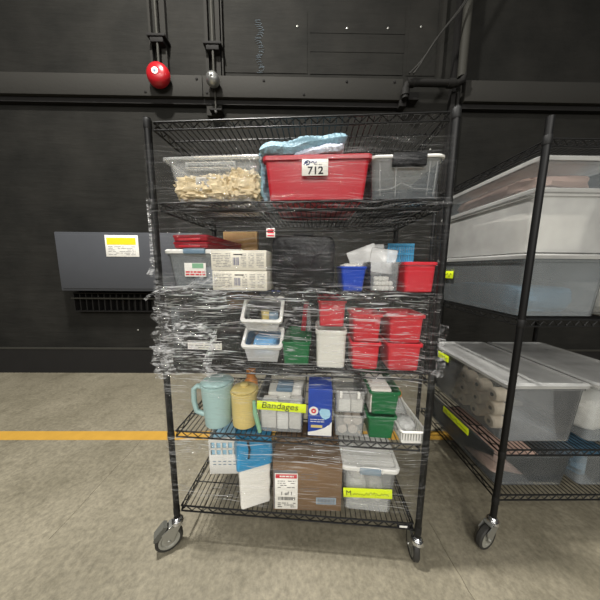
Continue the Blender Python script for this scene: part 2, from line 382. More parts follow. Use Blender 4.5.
# electrical cabinet, louvred grille
t = wthing('electrical_cabinet', 'grey steel cabinet on the wall left of the rack with a yellow and white sticker', 'cabinet', -2.02, V0-.11, 1.145)
MB().box(-.86, .86, -.10, .108, 0, .70, .008).build('body', M['cabinet'], t)
MB().box(-.83, .83, -.112, -.101, .03, .67, .005).build('door', M['cabinet'], t)
lb = MB().box(-.26, .13, -.1155, -.1125, .415, .665, .0008).build('sticker', M['paper'], t, label='white sticker with a yellow block')
MB().box(-.24, .10, -.117, -.116, .555, .635).build('yellow_block', M['stickyel'], lb)
lines(-.23, .09, .43, .54, -.116, 6, 5, .25).build('printing', M['greyink'], lb)
t = wthing('wall_grille', 'dark slotted grille on the wall below the grey cabinet', 'grille', -2.02, V0-.05, .86)
g = MB(); g.box(-.86, .86, -.03, .049, 0, .015).box(-.86, .86, -.03, .049, .235, .25)
for i in range(23): g.box(-.86+i*.078-.006, -.86+i*.078+.006, -.02, .04, .015, .235)
g.build('slats', M['dark'], t)
MB().box(-.87, .87, -.05, -.03, .168, .186, .003).build('rail', M['conduit'], t)
# small red and white plate on wall, seen through the wrap
t = wthing('wall_sign', 'small white square plate with a red mark behind the black case', 'sign', -.345, V0-.012, 1.83)
MB().box(-.055, .055, 0, .011, 0, .115, .002).build('plate', M['white'], t)
MB().box(-.042, .042, -.002, -.0005, .05, .10).box(-.042, .042, -.002, -.0005, .012, .03).build('red_mark', M['redink'], t)

# yellow line and floor seams
ln = MB().box(-6, 1.9, -.052, .052, 0, .0015)
tag(ln.build('floor_line', M['yline'], None, W2(0, 1.815, 0), WA), 'yellow painted line across the concrete floor behind the rack', 'floor marking')
for (p, q) in (((.768, 1.14), (.79, .80)), ((-1.303, 1.76), (-1.31, 1.05))):
    a, b = Vector(W2(*p)), Vector(W2(*q)); mb = MB(); pts = []
    for i in range(9):
        c = a.lerp(b, i/8); pts.append((c.x+random.uniform(-.004, .004), c.y+random.uniform(-.004, .004), .0))
    mb.tube(pts, .0022, 4); tag(mb.build('floor_crack', M['seam'], None), 'thin crack in the concrete floor to the right of the rack' if p[0] > 0 else 'thin joint in the concrete floor left of the rack', 'crack')

# ---------------------------------------------------------------- wire rack
WX, DY = .602, .585
ZS = [2.032, 1.716, 1.340, .990, .645, .222]
def wire_shelf(hw, y0, y1, pitch=.0245):
    mb = MB(); r = .0040
    for z in (0, -.030):
        for y in (y0, y1): mb.tube([(-hw, y, z-r), (hw, y, z-r)], r, 6)
        for x in (-hw, hw): mb.tube([(x, y0, z-r), (x, y1, z-r)], r, 6)
    def zig(p0, p1, n):
        p0, p1 = Vector(p0), Vector(p1); pts = []
        for i in range(2*n+1):
            c = p0.lerp(p1, i/(2*n)); c.z += -.005 if i % 2 else -.029; pts.append(c)
        mb.tube(pts, .0026, 5)
    for y in (y0, y1): zig((-hw, y, 0), (hw, y, 0), 21)
    for x in (-hw, hw): zig((x, y0, 0), (x, y1, 0), 10)
    n = int(2*hw/pitch)
    for i in range(1, n):
        x = -hw+2*hw*i/n; mb.tube([(x, y0, -.002), (x, y1, -.002)], .0023, 5)
    for q in (.25, .5, .75):
        y = y0+(y1-y0)*q; mb.tube([(-hw, y, -.0065), (hw, y, -.0065)], .0030, 6)
    return mb

def caster(parent, x, y, ang, name='caster'):
    """stem top at z=.165; ang = direction in which the wheel trails"""
    e = MB(); e.lathe([(.016, .150), (.019, .152), (.020, .163), (.016, .168)], 16)
    c = e.build(name, M['chrome'], parent, (x, y, 0), ang)
    tr = .042; wz = .064
    MB().lathe([(.028, .136), (.030, .140), (.026, .150), (.016, .152)], 20).build('swivel_plate', M['chrome'], c)
    fk = MB()
    for s in (-1, 1):
        pr = [(-.022, .142), (.030, .142), (tr+.030, .118), (tr+.014, wz-.010), (tr-.012, wz-.010)]
        fk.loft([[(px, s*.019, pz) for px, pz in pr], [(px, s*.0225, pz) for px, pz in pr]])
    fk.box(-.022, .04, -.0225, .0225, .134, .142, .001)
    fk.build('fork', M['zinc'], c)
    mt = Matrix.Translation((tr, 0, wz)) @ RX
    w = MB().lathe([(.049, -.014), (.058, -.0145), (.0635, -.009), (.064, 0), (.0635, .009), (.058, .0145), (.049, .014)], 36, mt, False, False)
    w.loft([[(.049*cos(a), .049*sin(a), z) for a in [2*pi*k/36 for k in range(36)]] for z in (-.014, .014)], False, False, mt)
    w.build('tyre', M['tyre'], c)
    MB().lathe([(.010, -.013), (.014, -.0128), (.016, -.008), (.034, -.008), (.039, -.0125), (.049, -.0125), (.049, .0125), (.039, .0125), (.034, .008), (.016, .008), (.014, .0128), (.010, .013)], 36, mt).build('wheel_disc', M['hub'], c)
    MB().lathe([(.008, -.026), (.009, -.022), (.009, .022), (.008, .026)], 10, mt).build('axle', M['zinc'], c)
    return c
def brake(c):
    b = MB(); pr = [(.045, .150), (.062, .158), (.105, .118), (.108, .098), (.092, .094), (.060, .122)]
    b.loft([[(px, -.020, pz) for px, pz in pr], [(px, .020, pz) for px, pz in pr]])
    b.build('brake_pedal', M['brake'], c)

def shelf_rack(label, loc, rz, hw, d, zs, tops, casters=True, signs=True):
    t = thing('wire_shelving_unit', label, 'shelving unit', loc, rz)
    for z in zs:
        s = wire_shelf(hw-.018, .012, d-.012).build('wire_shelf', M['rack'], t, (0, 0, z))
        for x in (-hw, hw):
            for y in (0, d): MB().lathe([(.0148, -.036), (.0160, -.033), (.0157, -.002), (.0146, .001)], 14, Matrix.Translation((x, y, 0))).build('collar', M['rackcollar'], s)
    for x in (-hw, hw):
        for y in (0, d):
            MB().lathe([(.0140, .166), (.0140, tops), (.0140, tops+.003), (.010, tops+.005)], 14, Matrix.Translation((x, y, 0))).build('post', M['rack'], t)
    return t
rack = shelf_rack('tall black wire shelving unit on casters, wrapped in clear film, in the middle', (.004, 0, 0), 0, WX, DY, ZS, 2.034)
c = caster(rack, -WX, 0, R(215)); brake(c)
caster(rack, WX, 0, R(86)); caster(rack, -WX, DY, R(150)); caster(rack, WX, DY, R(60))
pl = MB().box(-.030, .030, -.002, .002, -.012, .008, .001).build('maker_plate', M['blackm'], rack, (.535, .006, ZS[5]-.014))
MB().box(-.018, .018, -.003, -.0022, -.006, .004).build('plate_print', M['white'], pl)

# ---------------------------------------------------------------- stretch film round the rack
def film():
    off = .020; zb, zt = .275, 1.935
    x0, x1, y0, y1 = -WX-off, WX+off, -off, DY+off
    P = []; r = .03
    for (ax, ay, bx, by, n) in ((x0+r, y0, x1-r, y0, 300), (x1, y0+r, x1, y1-r, 60), (x1-r, y1, x0+r, y1, 90), (x0, y1-r, x0, y0+r, 60)):
        for i in range(n+1):
            q = i/n; P.append((ax+(bx-ax)*q, ay+(by-ay)*q))
        # the corner points are the straight runs' ends; small arcs
        ex, ey = P[-1]; 
        k = {(x1-r, y0): (x1-r, y0+r, -90), (x1, y1-r): (x1-r, y1-r, 0), (x0+r, y1): (x0+r, y1-r, 90), (x0, y0+r): (x0+r, y0+r, 180)}
        for (kx, ky), (cx, cy, a0) in k.items():
            if abs(kx-ex) < 1e-6 and abs(ky-ey) < 1e-6:
                for j in range(1, 5):
                    a = R(a0+90*j/5); P.append((cx+r*cos(a), cy+r*sin(a)))
                break
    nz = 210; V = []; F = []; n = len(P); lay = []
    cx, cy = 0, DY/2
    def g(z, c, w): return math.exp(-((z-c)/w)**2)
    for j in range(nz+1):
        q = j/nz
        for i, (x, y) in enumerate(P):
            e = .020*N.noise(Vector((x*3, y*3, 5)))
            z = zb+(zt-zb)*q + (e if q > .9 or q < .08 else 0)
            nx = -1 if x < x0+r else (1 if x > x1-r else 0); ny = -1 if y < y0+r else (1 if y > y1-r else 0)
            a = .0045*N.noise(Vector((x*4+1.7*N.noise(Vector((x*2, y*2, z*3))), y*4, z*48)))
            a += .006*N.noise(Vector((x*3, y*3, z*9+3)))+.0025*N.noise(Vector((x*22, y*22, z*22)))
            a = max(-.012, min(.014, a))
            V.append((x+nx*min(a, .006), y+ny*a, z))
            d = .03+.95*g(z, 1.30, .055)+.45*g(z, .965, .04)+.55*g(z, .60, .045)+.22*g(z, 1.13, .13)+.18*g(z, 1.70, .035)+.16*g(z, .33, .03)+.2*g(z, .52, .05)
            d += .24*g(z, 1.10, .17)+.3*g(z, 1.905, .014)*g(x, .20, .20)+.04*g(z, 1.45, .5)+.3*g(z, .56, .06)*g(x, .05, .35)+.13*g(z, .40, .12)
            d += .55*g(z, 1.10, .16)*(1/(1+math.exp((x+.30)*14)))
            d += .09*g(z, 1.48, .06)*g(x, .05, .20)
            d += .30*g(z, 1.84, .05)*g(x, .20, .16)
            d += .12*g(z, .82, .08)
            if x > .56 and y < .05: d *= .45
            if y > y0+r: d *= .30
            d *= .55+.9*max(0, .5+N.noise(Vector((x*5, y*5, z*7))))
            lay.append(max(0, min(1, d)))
    for j in range(nz):
        for i in range(n):
            k = (i+1) % n; F.append((j*n+i, j*n+k, (j+1)*n+k, (j+1)*n+i))
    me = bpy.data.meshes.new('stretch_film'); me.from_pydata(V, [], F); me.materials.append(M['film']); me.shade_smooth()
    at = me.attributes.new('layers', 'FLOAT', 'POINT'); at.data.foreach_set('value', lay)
    return me
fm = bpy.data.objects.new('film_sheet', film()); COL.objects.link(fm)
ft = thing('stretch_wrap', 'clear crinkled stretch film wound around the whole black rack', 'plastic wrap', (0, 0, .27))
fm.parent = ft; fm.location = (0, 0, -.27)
def ribbon(pts, wid, seed, lay=.7, name='film_strand', sub=14, nw=12, cr=.006):
    """gathered ribbon of film: a crumpled sheet that follows pts"""
    P = []; pts = [Vector(p) for p in pts]
    for i in range(len(pts)-1):
        p0, p1, p2, p3 = pts[max(i-1, 0)], pts[i], pts[i+1], pts[min(i+2, len(pts)-1)]
        for k in range(sub):
            t = k/sub
            P.append(.5*((2*p1)+(-p0+p2)*t+(2*p0-5*p1+4*p2-p3)*t*t+(-p0+3*p1-3*p2+p3)*t**3))
    P.append(pts[-1]); n = len(P); V = []; F = []; L = []
    for i, p in enumerate(P):
        d = (P[min(i+1, n-1)]-P[max(i-1, 0)]).normalized(); a = d.cross(Vector((0, 1, 0))).normalized()
        q = i/(n-1); w = (wid[0]+(wid[1]-wid[0])*q)*(1+.7*N.noise(Vector((q*9, seed, 0))))
        for k in range(nw+1):
            u = k/nw*2-1
            pl_ = abs(N.noise(Vector((u*3.2+seed, i*.05, seed))))*2
            V.append(tuple(p+a*(u*w+.25*w*N.noise(Vector((seed, u*2, i*.2))))+Vector((0, -cr*pl_+.003*N.noise(Vector((u*6, i*.4, seed))), 0))))
            L.append(lay*max(.15, .75+1.2*N.noise(Vector((u*2.5+seed, i*.09, 7)))))
    for i in range(n-1):
        for k in range(nw): F.append((i*(nw+1)+k, i*(nw+1)+k+1, (i+1)*(nw+1)+k+1, (i+1)*(nw+1)+k))
    me = bpy.data.meshes.new(name); me.from_pydata(V, [], F); me.materials.append(M['crumple']); me.shade_smooth()
    at = me.attributes.new('layers', 'FLOAT', 'POINT'); at.data.foreach_set('value', [min(1, v) for v in L])
    o = bpy.data.objects.new(name, me); COL.objects.link(o); o.parent = ft; o.location = (0, 0, -.27); return o
Y = -.040
ribbon([(-.505, Y, 1.185), (-.45, Y, 1.200), (-.39, Y, 1.180), (-.345, Y, 1.150), (-.352, Y, 1.09), (-.375, Y, 1.03), (-.380, Y, 1.0), (-.358, Y, .965)], (.012, .020), 1, 1)
ribbon([(-.500, Y-.004, 1.20), (-.515, Y, 1.16), (-.49, Y, 1.115), (-.44, Y, 1.095), (-.38, Y, 1.10)], (.010, .006), 3, .9)
ribbon([(-.50, Y-.004, 1.14), (-.45, Y-.004, 1.15), (-.40, Y-.004, 1.145), (-.345, Y, 1.15), (-.320, Y, 1.19), (-.27, Y, 1.205), (-.16, Y+.01, 1.205)], (.014, .002), 5, .8)
ribbon([(-.64, Y, 1.30), (-.60, Y, 1.33), (-.52, Y, 1.350), (-.44, Y, 1.345), (-.36, Y, 1.332), (-.28, Y, 1.345)], (.006, .012), 4, .6)
ribbon([(-.32, Y, 1.405), (-.335, Y, 1.37), (-.37, Y, 1.335), (-.36, Y, 1.315), (-.28, Y, 1.31)], (.006, .012), 6, .7)
ribbon([(-.36, Y, 1.44), (-.39, Y, 1.39), (-.45, Y, 1.355), (-.52, Y, 1.345)], (.003, .014), 8, .5)
ribbon([(-.30, Y, 1.43), (-.37, Y, 1.38), (-.42, Y, 1.345), (-.50, Y, 1.335)], (.003, .010), 12, .5)
ribbon([(-.600, -.036, 1.72), (-.592, -.040, 1.60), (-.592, -.040, 1.50), (-.596, -.040, 1.44), (-.612, -.040, 1.405)], (.002, .013), 9, .9, 'film_tail')
ribbon([(.05, Y, 1.31), (.045, Y, 1.335), (.08, Y, 1.352), (.14, Y, 1.345), (.30, Y, 1.335)], (.003, .005), 11, .8)
ribbon([(-.575, Y, 1.28), (-.570, Y, 1.20), (-.575, Y, 1.10), (-.570, Y, 1.0), (-.57, Y, .94)], (.030, .050), 14, .50, 'film_wad', 20, 26, .010)
ribbon([(-.570, Y-.004, 1.10), (-.580, Y-.004, 1.02), (-.565, Y-.004, .95)], (.048, .040), 17, .55, 'film_wad', 20, 26, .010)
ribbon([(.612, Y, 1.22), (.607, Y, 1.15), (.612, Y, 1.08), (.60, Y, 1.0)], (.014, .022), 21, .40, 'film_wad', 20, 20, .010)
ribbon([(-.588, Y+.004, 1.72), (-.590, Y+.004, 1.60), (-.588, Y+.004, 1.45), (-.585, Y+.004, 1.30)], (.010, .014), 23, .22, 'film_wad', 20, 18, .008)

# ---------------------------------------------------------------- containers and goods
def open_bin(name, label, cat, x0, x1, z0, h, depth, yf, m, rim=None, taper=.88, lip=.008, liph=.014, rz=0, group=None, t=.003, r=.012, partname='body'):
    w = x1-x0
    T = thing(name, label, cat, ((x0+x1)/2, yf+depth/2, z0), rz, group)
    tray_mesh(w, depth, h, r, t, taper, lip, liph).build(partname, m, T)
    return T
def grips(T, w, depth, z, m, side=1):
    pass
S = [z+.001 for z in ZS]      # standing heights

# shelf 2 ------------------------------------------------
def lidded(name, label, x0, x1, z0, h, depth, yf, mbody, mlid, mlatch, latchw, lidh=.018, taper=.9, rz=0, cat='storage bin', latch_drop=.05, group=None, latchx=0):
    w = x1-x0; T = thing(name, label, cat, ((x0+x1)/2, yf+depth/2, z0), rz, group)
    tray_mesh(w-.012, depth-.012, h-lidh, .02, .002, taper, .006, .012).build('body', mbody, T)
    L = MB().loft([rr(w, depth, .03, h-lidh), rr(w+.002, depth+.002, .03, h-.006), rr(w-.008, depth-.008, .03, h), rr(w-.03, depth-.03, .02, h), rr(w-.04, depth-.04, .02, h-.007)])
    L.build('lid', mlid, T)
    if mlatch:
        y = -depth/2
        lt = MB().box(latchx-latchw/2, latchx+latchw/2, y-.010, y+.010, h-latch_drop, h+.003, .004)
        lt.build('latch', mlatch, T)
    return T
# A clear bin with tan bundles
A = open_bin('storage_bin', 'open clear plastic bin with tan paper bundles, top left of the rack', 'storage bin', -.556, -.128, S[1], .174, .42, .0, M['clearw'], taper=.84, lip=.014, liph=.012, t=.002, r=.03)
fr = MB().tube([(.214*sx, -.209+.004*abs(sx), .168) for sx in (-.93, 0, .93)], .007, 10)
fr.tube([(-.205, -.195, .168), (-.208, .19, .168)], .006, 10).tube([(.205, -.195, .168), (.208, .19, .168)], .006, 10)
fr.build('rim', M['clearw'], A)
hd = MB().box(-.105, .105, -.216, -.204, .140, .150, .003).box(-.105, -.096, -.216, -.204, .126, .150, .002).box(.096, .105, -.216, -.204, .126, .150, .002).box(-.105, .105, -.216, -.204, .122, .130, .003)
hd.build('handle', M['clearw'], A)
cd = MB().box(-.075, .045, -.194, -.192, .045, .100, .0004).build('label_card', M['bag'], A)
lines(-.07, .04, .05, .095, -.1945, 6, 8).build('printing', M['greyink'], cd)
for i, (x, z, w, d, h, s, rz) in enumerate(((-.435, .006, .17, .15, .10, 3, .2), (-.325, .006, .17, .16, .105, 5, -.2), (-.225, .006, .14, .16, .125, 7, .3), (-.43, .006, .16, .16, .09, 9, .1), (-.27, .006, .18, .16, .12, 12, 0), (-.36, .085, .15, .13, .04, 14, .4))):
    y = .085 if i < 3 else (.24 if i < 5 else .12)
    o = blob(w*1.05, d, h*1.05, .20, 5.5, s, 56, 34, 3.2).build('paper_bundle', M['tan'], None, (x, y, S[1]+z), rz)
    tag(o, 'crumpled tan paper bundle inside the clear bin on the upper shelf', 'paper bundle', 'tan bundles in the clear bin')
# B red bin with lot tag
B = open_bin('storage_bin', 'large bright red plastic bin with the white 712 tag', 'storage bin', -.130, .310, S[1], .172, .43, .004, M['red'], taper=.92, lip=.010, liph=.018)
tg = MB().box(-.058, .046, -.2215, -.2190, .090, .152, .0008).build('lot_tag', M['paper'], B, label='white tag printed 712')
text_mesh('712', .040, 'printing', M['ink'], tg, (-.004, -.222, .108), bold=.0010, sx=1.05)
lg = MB().tube([(-.050, -.2222, .130), (-.046, -.2222, .140), (-.036, -.2222, .146), (-.027, -.2222, .143), (-.030, -.2222, .133), (-.040, -.2222, .130), (-.044, -.2222, .136), (-.034, -.2222, .140)], .0026, 5)
lg.tube([(-.024, -.2222, .138), (-.014, -.2222, .143), (-.008, -.2222, .136), (.0, -.2222, .141)], .0024, 5); lg.build('logo', M['navyink'], tg)
lines(-.010, .022, .129, .134, -.2220, 1, 3, .6).build('small_print', M['greyink'], tg)
# quilted pads on top
def pad(w, d, h, seed, m, loc, rot, label, name='quilted_pad'):
    L = []; nu, nv = 44, 26; v = []; f = []
    for side in (1, -1):
        for j in range(nv+1):
            for i in range(nu+1):
                a, b = i/nu*2-1, j/nv*2-1
                e = (1-abs(a)**6)*(1-abs(b)**6)
                q = .006*abs(sin(a*18+b*9))*abs(sin(b*14-a*6))
                wv = .012*N.noise(Vector((a*2+seed, b*2, 0)))
                v.append((a*w/2, b*d/2, h/2+side*(h/2*e**.4+q*e)+wv))
    n1 = (nu+1)*(nv+1)
    for s_ in (0, 1):
        for j in range(nv):
            for i in range(nu):
                k = s_*n1+j*(nu+1)+i; q = (k, k+1, k+nu+2, k+nu+1); f.append(q if s_ == 0 else q[::-1])
    ring = [i for i in range(nu)]+[j*(nu+1)+nu for j in range(nv)]+[nv*(nu+1)+nu-i for i in range(nu)]+[(nv-j)*(nu+1) for j in range(nv)]
    for a, b in zip(ring, ring[1:]+ring[:1]): f.append((a, a+n1, b+n1, b))
    o = MB().add(v, f).build(name, m, None, loc); o.rotation_euler = rot
    tag(o, label, 'packing pad'); return o
pad(.36, .30, .060, 1, M['cloth'], (.025, .16, 1.920), (R(6), R(-10), R(6)), 'folded light blue quilted pad lying on the red bin')
pad(.20, .14, .034, 5, M['grape'], (.105, .075, 1.893), (R(3), R(-8), R(-6)), 'smaller pale lilac quilted pad folded over the red bin')
p = pad(.20, .20, .018, 9, M['cloth'], (-.145, .13, 1.815), (0, R(86), 0), 'light blue quilted pad squeezed between clear bin and red bin')
# C clear tote, black latch
C_ = lidded('storage_bin', 'clear plastic bin with white rim and black latch, top right of the rack', .300, .594, S[1], .168, .40, .008, M['cleard'], M['white'], M['black'], .128, .012, .95, latch_drop=.046, latchx=.004)
for x in (-.108, -.045, .085, .112):
    MB().tube([(x*.93, -.196, .012), (x, -.1975, .14)], .0016, 6).build('rib', M['clearw'], C_)
MB().tube([(-.115, -.198, .035), (-.06, -.198, .040), (-.02, -.198, .062), (.03, -.198, .040), (.10, -.198, .036)], .0014, 6).build('moulded_line', M['clearw'], C_)
# shelf 3 ------------------------------------------------
D_ = lidded('storage_bin', 'grey clear bin with white lid under the red trays, left side of the rack', -.596, -.235, S[2], .180, .40, .030, M['cleard2'], M['white'], M['bluegrey'], .10, .018, .88, latch_drop=.020, latchx=-.03)
cd = MB().box(-.085, .015, -.1935, -.1905, .058, .120, .0006).build('label_card', M['paper'], D_, label='white card with a small picture')
MB().box(-.048, .004, -.1945, -.1938, .096, .118).build('picture', M['mint'], cd)
lines(-.08, .012, .062, .085, -.1938, 2, 6, .6).build('printing', M['redink'], cd)
blob(.25, .28, .10, .25, 3, 21).build('cloth_bundle', M['grape'], None, (-.40, .23, S[2]+.006))
tag(bpy.data.objects['cloth_bundle'], 'pale grey cloth bundle inside the white lidded clear bin', 'cloth')
for i in range(2):
    z = S[2]+.182+i*.030
    T = thing('letter_tray', ('lower' if i == 0 else 'upper')+' of two dark red trays stacked on the white lidded bin', 'tray', (-.455, .235, z), R(-4))
    tray_mesh(.170, .40, .031, .008, .003, .98, .003, .010).build('body', M['darkred'] if i == 0 else M['darkred'], T)
    MB().box(-.05, .05, -.204, -.199, .006, .016, .001).build('front_lip', M['red'], T)
# E white boxes
for i in range(2):
    z = S[2]+i*.0885
    T = thing('carton', ('lower' if i == 0 else 'upper')+' of two long off-white boxes covered in fine print', 'box', (-.2425+(.003 if i == 0 else 0), .155, z), 0)
    MB().box(-.123, .123, -.14, .14, 0, .087, .003).build('body', M['cream'], T)
    pr = lines(-.115, -.035, .012, .075, -.1402, 9, 31+i, .35); pr.v += []; 
    for a, b, s_ in ((.012, .035, 3), (.045, .070, 4), (.080, .112, 5)):
        q = lines(a, b, .012, .074, -.1402, 9, s_+i, .35); pr.add(q.v, q.f)
    pr.build('printing', M['greyink'], T)
    bars(-.024, .002, .022, .056, -.1402, 2+i).build('barcode', M['navyink'], T)
    MB().box(-.022, .018, -.1406, -.1401, .066, .071).build('heading', M['ink'], T)
# F board
tag(MB().box(-.107, .107, -.02, .02, 0, .135, .003).build('board_box', M['board'], None, (-.375, .47, S[2]+.185)), 'pale tan cardboard box standing behind the dark red trays', 'box')
tag(MB().box(-.13, .13, -.05, .05, 0, .183, .003).build('carton', M['card'], None, (-.375, .50, S[2]+.0)), 'brown carton at the back of the shelf below the pale tan box', 'box')
# G black case
T = thing('carrying_case', 'large black rounded case between white boxes and blue bin', 'case', (.035, .20, S[2]))
def rprism(w, h, d, r, y0, z0, bev=.012, cx=0):
    L = []
    for dy, s_ in ((0, bev), (bev*.3, bev*.35), (bev, 0), (d-bev, 0), (d-bev*.3, bev*.35), (d, bev)):
        L.append([(cx+x, y0+dy, z0+h/2+z) for x, z, _ in rr(w-2*s_, h-2*s_, r, 0, 6)])
    return MB().loft(L)
rprism(.285, .243, .085, .035, -.13, 0).build('front_shell', M['black'], T)
rprism(.275, .236, .10, .035, -.045, 0).build('rear_shell', M['blackm'], T)
MB().tube([(-.045, -.137, .065), (-.03, -.139, .10), (-.085, -.137, .155), (-.09, -.133, .175)], .0035, 6).tube([(.035, -.139, .10), (.05, -.137, .15), (.085, -.135, .170)], .0035, 6).build('piping', M['black'], T)
text_mesh('Tuna', .02, 'emblem', M['greyink'], T, (0, -.1325, .035), shear=.3) if False else squiggle(-.03, .045, .038, .006, -.1315, 16, 4, .0012).build('emblem', M['greyink'], T)
MB().tube([(-.05, -.08, .237), (-.045, -.08, .255), (.045, -.08, .255), (.05, -.08, .237)], .006, 8).build('handle', M['black'], T)
# H blue bin
open_bin('storage_bin', 'small blue plastic bin beside the black case', 'storage bin', .200, .316, S[2], .110, .26, .028, M['blue'], taper=.82, lip=.005, liph=.010)
o = blob(.095, .2, .05, .2, 3, 31).build('paper_bundle', M['paper'], None, (.258, .17, S[2]+.075)); tag(o, 'white crumpled paper in the small blue bin', 'paper bundle')
# I clear bin with pods
I_ = open_bin('storage_bin', 'small clear bin of white rolled packs beside the red bin', 'storage bin', .322, .456, S[2], .130, .30, .022, M['clear'], taper=.93, lip=.005, liph=.008, t=.002)
rnd = random.Random(5)
for k in range(14):
    x = .355+(k % 5)*.0165+rnd.uniform(-.003, .003); z = S[2]+.006+(k//5)*.020
    o = blob(.022, .026, .022, .2, 3, 40+k, 12, 8).build('gauze_pack', M['linen'], None, (x, .048+rnd.uniform(0, .006), z))
    tag(o, 'small white rolled pack in the clear bin beside the red bin', 'gauze pack', 'white rolled packs in the small clear bin')
for k, (x, y, z, w, h, rz, ry, lab) in enumerate(((.352, .16, .085, .15, .125, .2, -.35, 'left'), (.40, .14, .080, .12, .12, -.2, .15, 'middle'), (.415, .24, .07, .10, .16, .1, -.1, 'rear'))):
    b = rprism(w, h, .012, .006, -.006, 0, .004); 
    for i_, p_ in enumerate(b.v):
        b.v[i_] = (p_[0], p_[1]+.012*N.noise(Vector((p_[0]*12, p_[2]*12, k))), p_[2]+.008*N.noise(Vector((p_[0]*14, 3, k))))
    o = b.build('plastic_bag', M['bag'], None, (x, y, S[2]+z), rz); o.rotation_euler = (R(-12), ry, rz)
    tag(o, 'white plastic packet sticking out of the small clear bin, %s of three' % lab, 'packet')
# J sky blue basket
T = thing('basket', 'light blue basket with slotted sides standing behind the red bin', 'basket', (.553, .33, S[2]))
g = MB()
for i in range(12):
    x = -.066+i*.012; g.box(x-.0038, x+.0038, -.004, 0, .01, .235)
for z in (.005, .06, .12, .175, .225): g.box(-.07, .07, -.005, .001, z, z+.012)
g.build('front_grid', M['sky'], T); MB().box(-.069, .069, .004, .14, 0, .23, .004).build('body', M['paleblue'], T)
# K red bin
open_bin('storage_bin', 'red plastic bin at the right end of the middle upper shelf', 'storage bin', .460, .600, S[2], .130, .36, .010, M['redb'], taper=.92, lip=.007, liph=.014)

# shelf 4 ------------------------------------------------
z4 = S[3]
T = thing('carrying_case', 'black hard case with a long white label on the left of the shelf', 'case', (-.40, .20, z4))
rprism(.285, .135, .14, .022, -.13, 0).build('body', M['black'], T)
MB().box(-.142, .142, -.134, -.129, .088, .094).build('seam', M['blackm'], T)
cd = MB().box(-.125, .045, -.1335, -.1305, .052, .096, .0006).build('label_card', M['paper'], T, label='long white printed label')
lines(-.12, .04, .056, .092, -.1342, 3, 66, .3).build('printing', M['greyink'], cd)
T = thing('carton', 'grey box behind bunched film at the far left of the shelf', 'box', (-.568, .20, z4)); MB().box(-.022, .022, -.15, .15, 0, .26, .004).build('body', M['cleard2'], T)
T = thing('carton', 'black box stacked behind the black hard case', 'box', (-.42, .40, z4)); MB().box(-.12, .12, -.09, .09, 0, .20, .005).build('body', M['blackm'], T)
o = MB().box(-.08, .08, -.06, .06, 0, .10, .004).build('carton', M['card'], None, (-.36, .43, z4+.201)); tag(o, 'brown carton on top of the black box behind the film', 'box')
o = MB().box(-.06, .06, -.05, .05, 0, .30, .004).build('carton', M['boxblue'], None, (-.20, .50, z4)); tag(o, 'dark blue box standing behind the white stacked bins', 'box')
o = MB().box(-.08, .08, -.05, .05, 0, .16, .004).build('carton', M['blackm'], None, (-.02, .45, z4)); tag(o, 'black box behind the green bin on the middle shelf', 'box')
# M white stacking bins: hopper fronts
def hopper(label, z, h0, h1):
    """bin whose scooped front frame leans back: front edge at h0, rising to h1"""
    T = thing('stacking_bin', label, 'storage bin', (-.150, .20, z))
    w, d = .184, .34; yf = -d/2
    L = []
    for ins, y_ in ((0, 0),):
        pass
    b = MB()
    prof = [(yf+.020, .0), (yf+.006, h0-.004), (yf+.078, h1-.004), (d/2, h1-.004), (d/2-.01, .0)]
    def ring(x, k): return [(x, y*(1-k)+.02*k, z_*(1-k)+.05*k) for y, z_ in prof]
    # side walls, front, back and floor as one thin shell
    t_ = .003
    for sx in (-1, 1): b.loft([[(sx*(w/2-.006-(.016 if z_ < .01 else 0)), y, z_) for y, z_ in prof], [(sx*(w/2-.009-(.016 if z_ < .01 else 0)), y, z_) for y, z_ in prof]])
    def quad(p, q): b.loft([[(-w/2+.006+(.016 if z_ < .01 else 0), y, z_) for y, z_ in (p, q)]+[(w/2-.006-(.016 if z_ < .01 else 0), y, z_) for y, z_ in (q, p)], [(-w/2+.006+(.016 if z_ < .01 else 0), y+t_, z_+.001) for y, z_ in (p, q)]+[(w/2-.006-(.016 if z_ < .01 else 0), y+t_, z_+.001) for y, z_ in (q, p)]])
    quad(prof[0], prof[1]); quad(prof[4], prof[3])
    b.box(-w/2+.022, w/2-.022, yf+.020, d/2-.012, 0, .003)
    b.build('body', M['bag'], T)
    rm = []
    c0 = Vector((0, yf+.004, h0)); c1 = Vector((0, yf+.082, h1)); ax = (c1-c0); ln_ = ax.length; ax.normalize(); nrm = Vector((1, 0, 0)).cross(ax)
    def lp(dx, off): return [tuple(c0+ax*(ln_/2+yy)+nrm*off+Vector((xx, 0, 0))) for xx, yy, _ in rr(w+dx, ln_+dx+.01, .016, 0, 5)]
    MB().loft([lp(0, -.010), lp(.010, -.008), lp(.010, .008), lp(0, .010), lp(-.018, .008), lp(-.020, -.008), lp(0, -.010)], False, False).build('rim', M['white'], T)
    return T
hopper('lower white open stacking bin holding light blue masks', z4+.010, .078, .140)
hopper('upper white open stacking bin of small dark and yellow packs', z4+.010+.150, .050, .142)
o = blob(.125, .24, .095, .10, 3, 51, p=5).build('mask_bundle', M['cloth2'], None, (-.150, .195, z4+.016)); tag(o, 'light blue pile of face masks in the lower white bin', 'mask bundle')
for k, (x, y, m, lab) in enumerate(((-.195, .10, 'blackm', 'black packet in the upper white bin, front left'), (-.105, .10, 'bluegrey', 'grey blue packet in the upper white bin'), (-.150, .13, 'yellow', 'yellow packet in the upper white bin'), (-.10, .21, 'black', 'black packet in the upper white bin, rear right'))):
    o = MB().box(-.022, .022, -.03, .03, 0, .075, .006).build('packet', M[m], None, (x, y, z4+.010+.150+.006), .2*k); tag(o, lab, 'packet')
